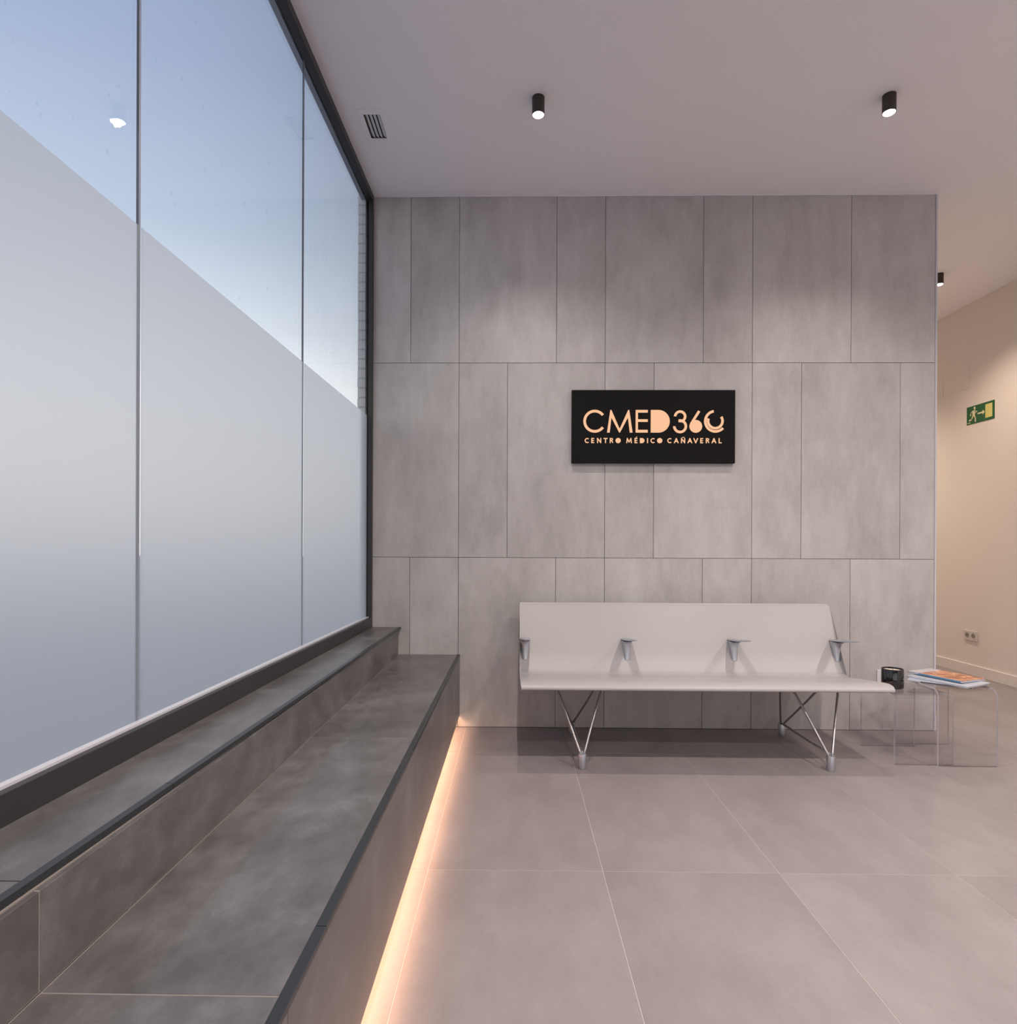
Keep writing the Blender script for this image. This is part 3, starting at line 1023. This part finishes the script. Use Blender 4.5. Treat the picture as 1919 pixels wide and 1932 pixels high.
def magazine(p0, ud, ln, wd_, z0, th, cover, label, spine=None, back='cover_white', curl=0.0):
    """origin at the spine's far corner; +x runs along the spine toward the viewer, +y across the page"""
    ang = math.atan2(ud[1], ud[0])
    root = tag(empty('magazine', (p0[0], p0[1], z0)), label, 'magazine', GM)
    root.rotation_euler = (0, 0, ang)

    def slab(name, x0, x1, y0, y1, za, zb, mat, n=8):
        bm = bmesh.new()
        R = []
        for i in range(n + 1):
            t_ = i / n
            y = y0 + (y1 - y0) * t_
            lift = curl * (t_ ** 3)
            R.append([bm.verts.new((x, y, z + lift)) for x, z in ((x0, za), (x1, za), (x1, zb), (x0, zb))])
        for a, b in zip(R, R[1:]):
            for k in range(4):
                bm.faces.new((a[k], a[(k + 1) % 4], b[(k + 1) % 4], b[k]))
        bm.faces.new(R[0]); bm.faces.new(R[-1])
        o = link(name, mesh_from(bm, name), mat, root)
        return o
    slab('pages', 0.002, ln - 0.002, 0.0012, wd_ - 0.002, 0.0006, th - 0.0007, 'pages')
    slab('cover', 0.0, ln, 0.0, wd_, th - 0.0006, th, cover)
    slab('back_cover', 0.0, ln, 0.0, wd_, 0.0, 0.0005, back)
    bm = bmesh.new()
    bm_box(bm, 0.0, ln, -0.0006, 0.0006, 0.0, th)
    o = link('spine', mesh_from(bm, 'spine'), 'cover_white', root)
    if spine:
        bm = bmesh.new()
        bm_box(bm, 0.062, ln - 0.004, -0.0011, -0.0004, 0.0008, th - 0.0008)
        o2 = link('spine_band', mesh_from(bm, 'spine_band'), spine, o)
    return root


# the spine faces the camera (lower left), pages run to the upper right
magazine((2.477, -0.426), (.757, -.654), .288, .205, 0.3973, 0.0055, 'cover_white', 'bottom magazine of the stack, dark edged, lying at a different angle', spine='cover_dark', back='cover_dark')
magazine((2.519, -0.359), (.434, -.900), .305, .205, 0.4030, 0.0085, 'cover_white', 'middle magazine of the stack, white spine, on the taller acrylic table', curl=0.0035, back='cover_dark')
magazine((2.561, -0.297), (.384, -.923), .290, .195, 0.4160, 0.0095, 'cover_orange', 'top magazine of the stack with orange photo cover and blue spine', spine='spine_blue', curl=-0.0)

# ------------------------------------------------------------------ outlets
ol = tag(empty('wall_outlet', (2.604, 0.0, 0.331)), 'white wall outlet low on the tiled wall behind the black candle', 'outlet')
box('cover_plate', 2.563, 2.645, -0.009, -0.0003, 0.290, 0.372, 'plastic', ol, bevel=0.0015)
lathe_o = lathe('socket_well', [(0, 0.0), (0.020, 0.0), (0.021, 0.0012), (0.019, 0.0015), (0.019, 0.0008), (0, 0.0008)], 'plastic', ol, seg=28, centre=(2.604, -0.0092, 0.331))
lathe_o.rotation_euler = (math.radians(90), 0, 0)

so = tag(empty('double_socket', (RX, 1.68, 0.344)), 'double power socket on the right corridor wall above the skirting', 'socket')
box('cover_plate', RX - 0.010, RX - 0.0002, 1.603, 1.760, 0.302, 0.386, 'plastic_cream', so, bevel=0.0015)
for y in (1.645, 1.718):
    q = lathe('socket_well', [(0, 0.0), (0.021, 0.0), (0.022, 0.0015), (0.0205, 0.002), (0.0195, 0.0008), (0, 0.0006)], 'well', so, seg=28, centre=(RX - 0.0101, y, 0.346))
    q.rotation_euler = (0, math.radians(-90), 0)
    for dy in (-0.0095, 0.0095):
        bm = bmesh.new()
        tube_bm(bm, [(0, 0, 0), (0, 0, 0.0010)], 0.0042, 12)
        hh = link('pin_hole', mesh_from(bm, 'pin_hole'), 'hole', q)
        hh.location = (0.0, dy, 0.0002)

# flush access panels
for k, (y0, y1) in enumerate(((1.722, 1.937), (2.050, 2.265))):
    lab = ('flush cream access panel high on the corridor wall above the exit sign', 'flush cream access panel high on the corridor wall, partly hidden by the tiled wall')[k]
    ap = box('access_panel', RX - 0.0035, RX + 0.001, y0, y1, 2.527, 2.742, 'paint_wall', bevel=0.0012)
    tag(ap, lab, 'access panel', 'flush access panels on the corridor wall')

# ------------------------------------------------------------------ exit sign
EX = RX - 0.004
EY0, EY1, EZ0, EZ1 = 1.4285, 1.7435, 2.2045, 2.3605      # near end, far end
ex = tag(empty('exit_sign', (RX, 1.586, 2.282)), 'green emergency exit sign with running figure and arrow on corridor wall', 'sign')
box('panel', EX, RX - 0.0002, EY0, EY1, EZ0, EZ1, 'exit_green', ex)


def ex_part(name, polys, mat):
    """polys in sign units: u 0..2 from the far (left) end, v 0..1 upward"""
    bm = bmesh.new()
    for pts in polys:
        A = [bm.verts.new((EX - 0.0008, EY1 - p[0] / 2 * (EY1 - EY0), EZ0 + p[1] * (EZ1 - EZ0))) for p in pts]
        B = [bm.verts.new((EX - 0.0001, v.co.y, v.co.z)) for v in A]
        bm.faces.new(A); bm.faces.new(B)
        for i in range(len(pts)):
            j = (i + 1) % len(pts)
            bm.faces.new((A[i], A[j], B[j], B[i]))
    bm.normal_update()
    bmesh.ops.triangulate(bm, faces=[f_ for f_ in bm.faces if len(f_.verts) > 4], ngon_method='EAR_CLIP')
    o = link(name, mesh_from(bm, name), mat, ex)
    place(o, (0, 0, 0), ex)


def limb(pts, w):
    return [quad_strip(a, b, w) for a, b in zip(pts, pts[1:])] + [disc(p[0], p[1], w / 2, 10) for p in pts[1:-1]]


ex_part('door_symbol', [[(1.38, .14), (1.87, .14), (1.87, .88), (1.38, .88)]], 'exit_pale')
ex_part('arrow_symbol', [[(0.82, .46), (1.18, .46), (1.18, .36), (1.34, .50), (1.18, .64), (1.18, .54), (0.82, .54)]], 'exit_white')
ex_part('running_figure', [disc(.60, .86, .075, 14), [(.42, .74), (.66, .76), (.62, .45), (.46, .42)]]
        + limb([(.46, .72), (.33, .62), (.29, .47)], .07) + limb([(.62, .72), (.70, .60), (.78, .66)], .07)
        + limb([(.48, .45), (.38, .26), (.18, .22)], .09) + limb([(.57, .45), (.66, .30), (.66, .08)], .09), 'exit_white')
ex_part('small_mark', [[(.06, .065), (.30, .065), (.30, .10), (.06, .10)]], 'exit_white')
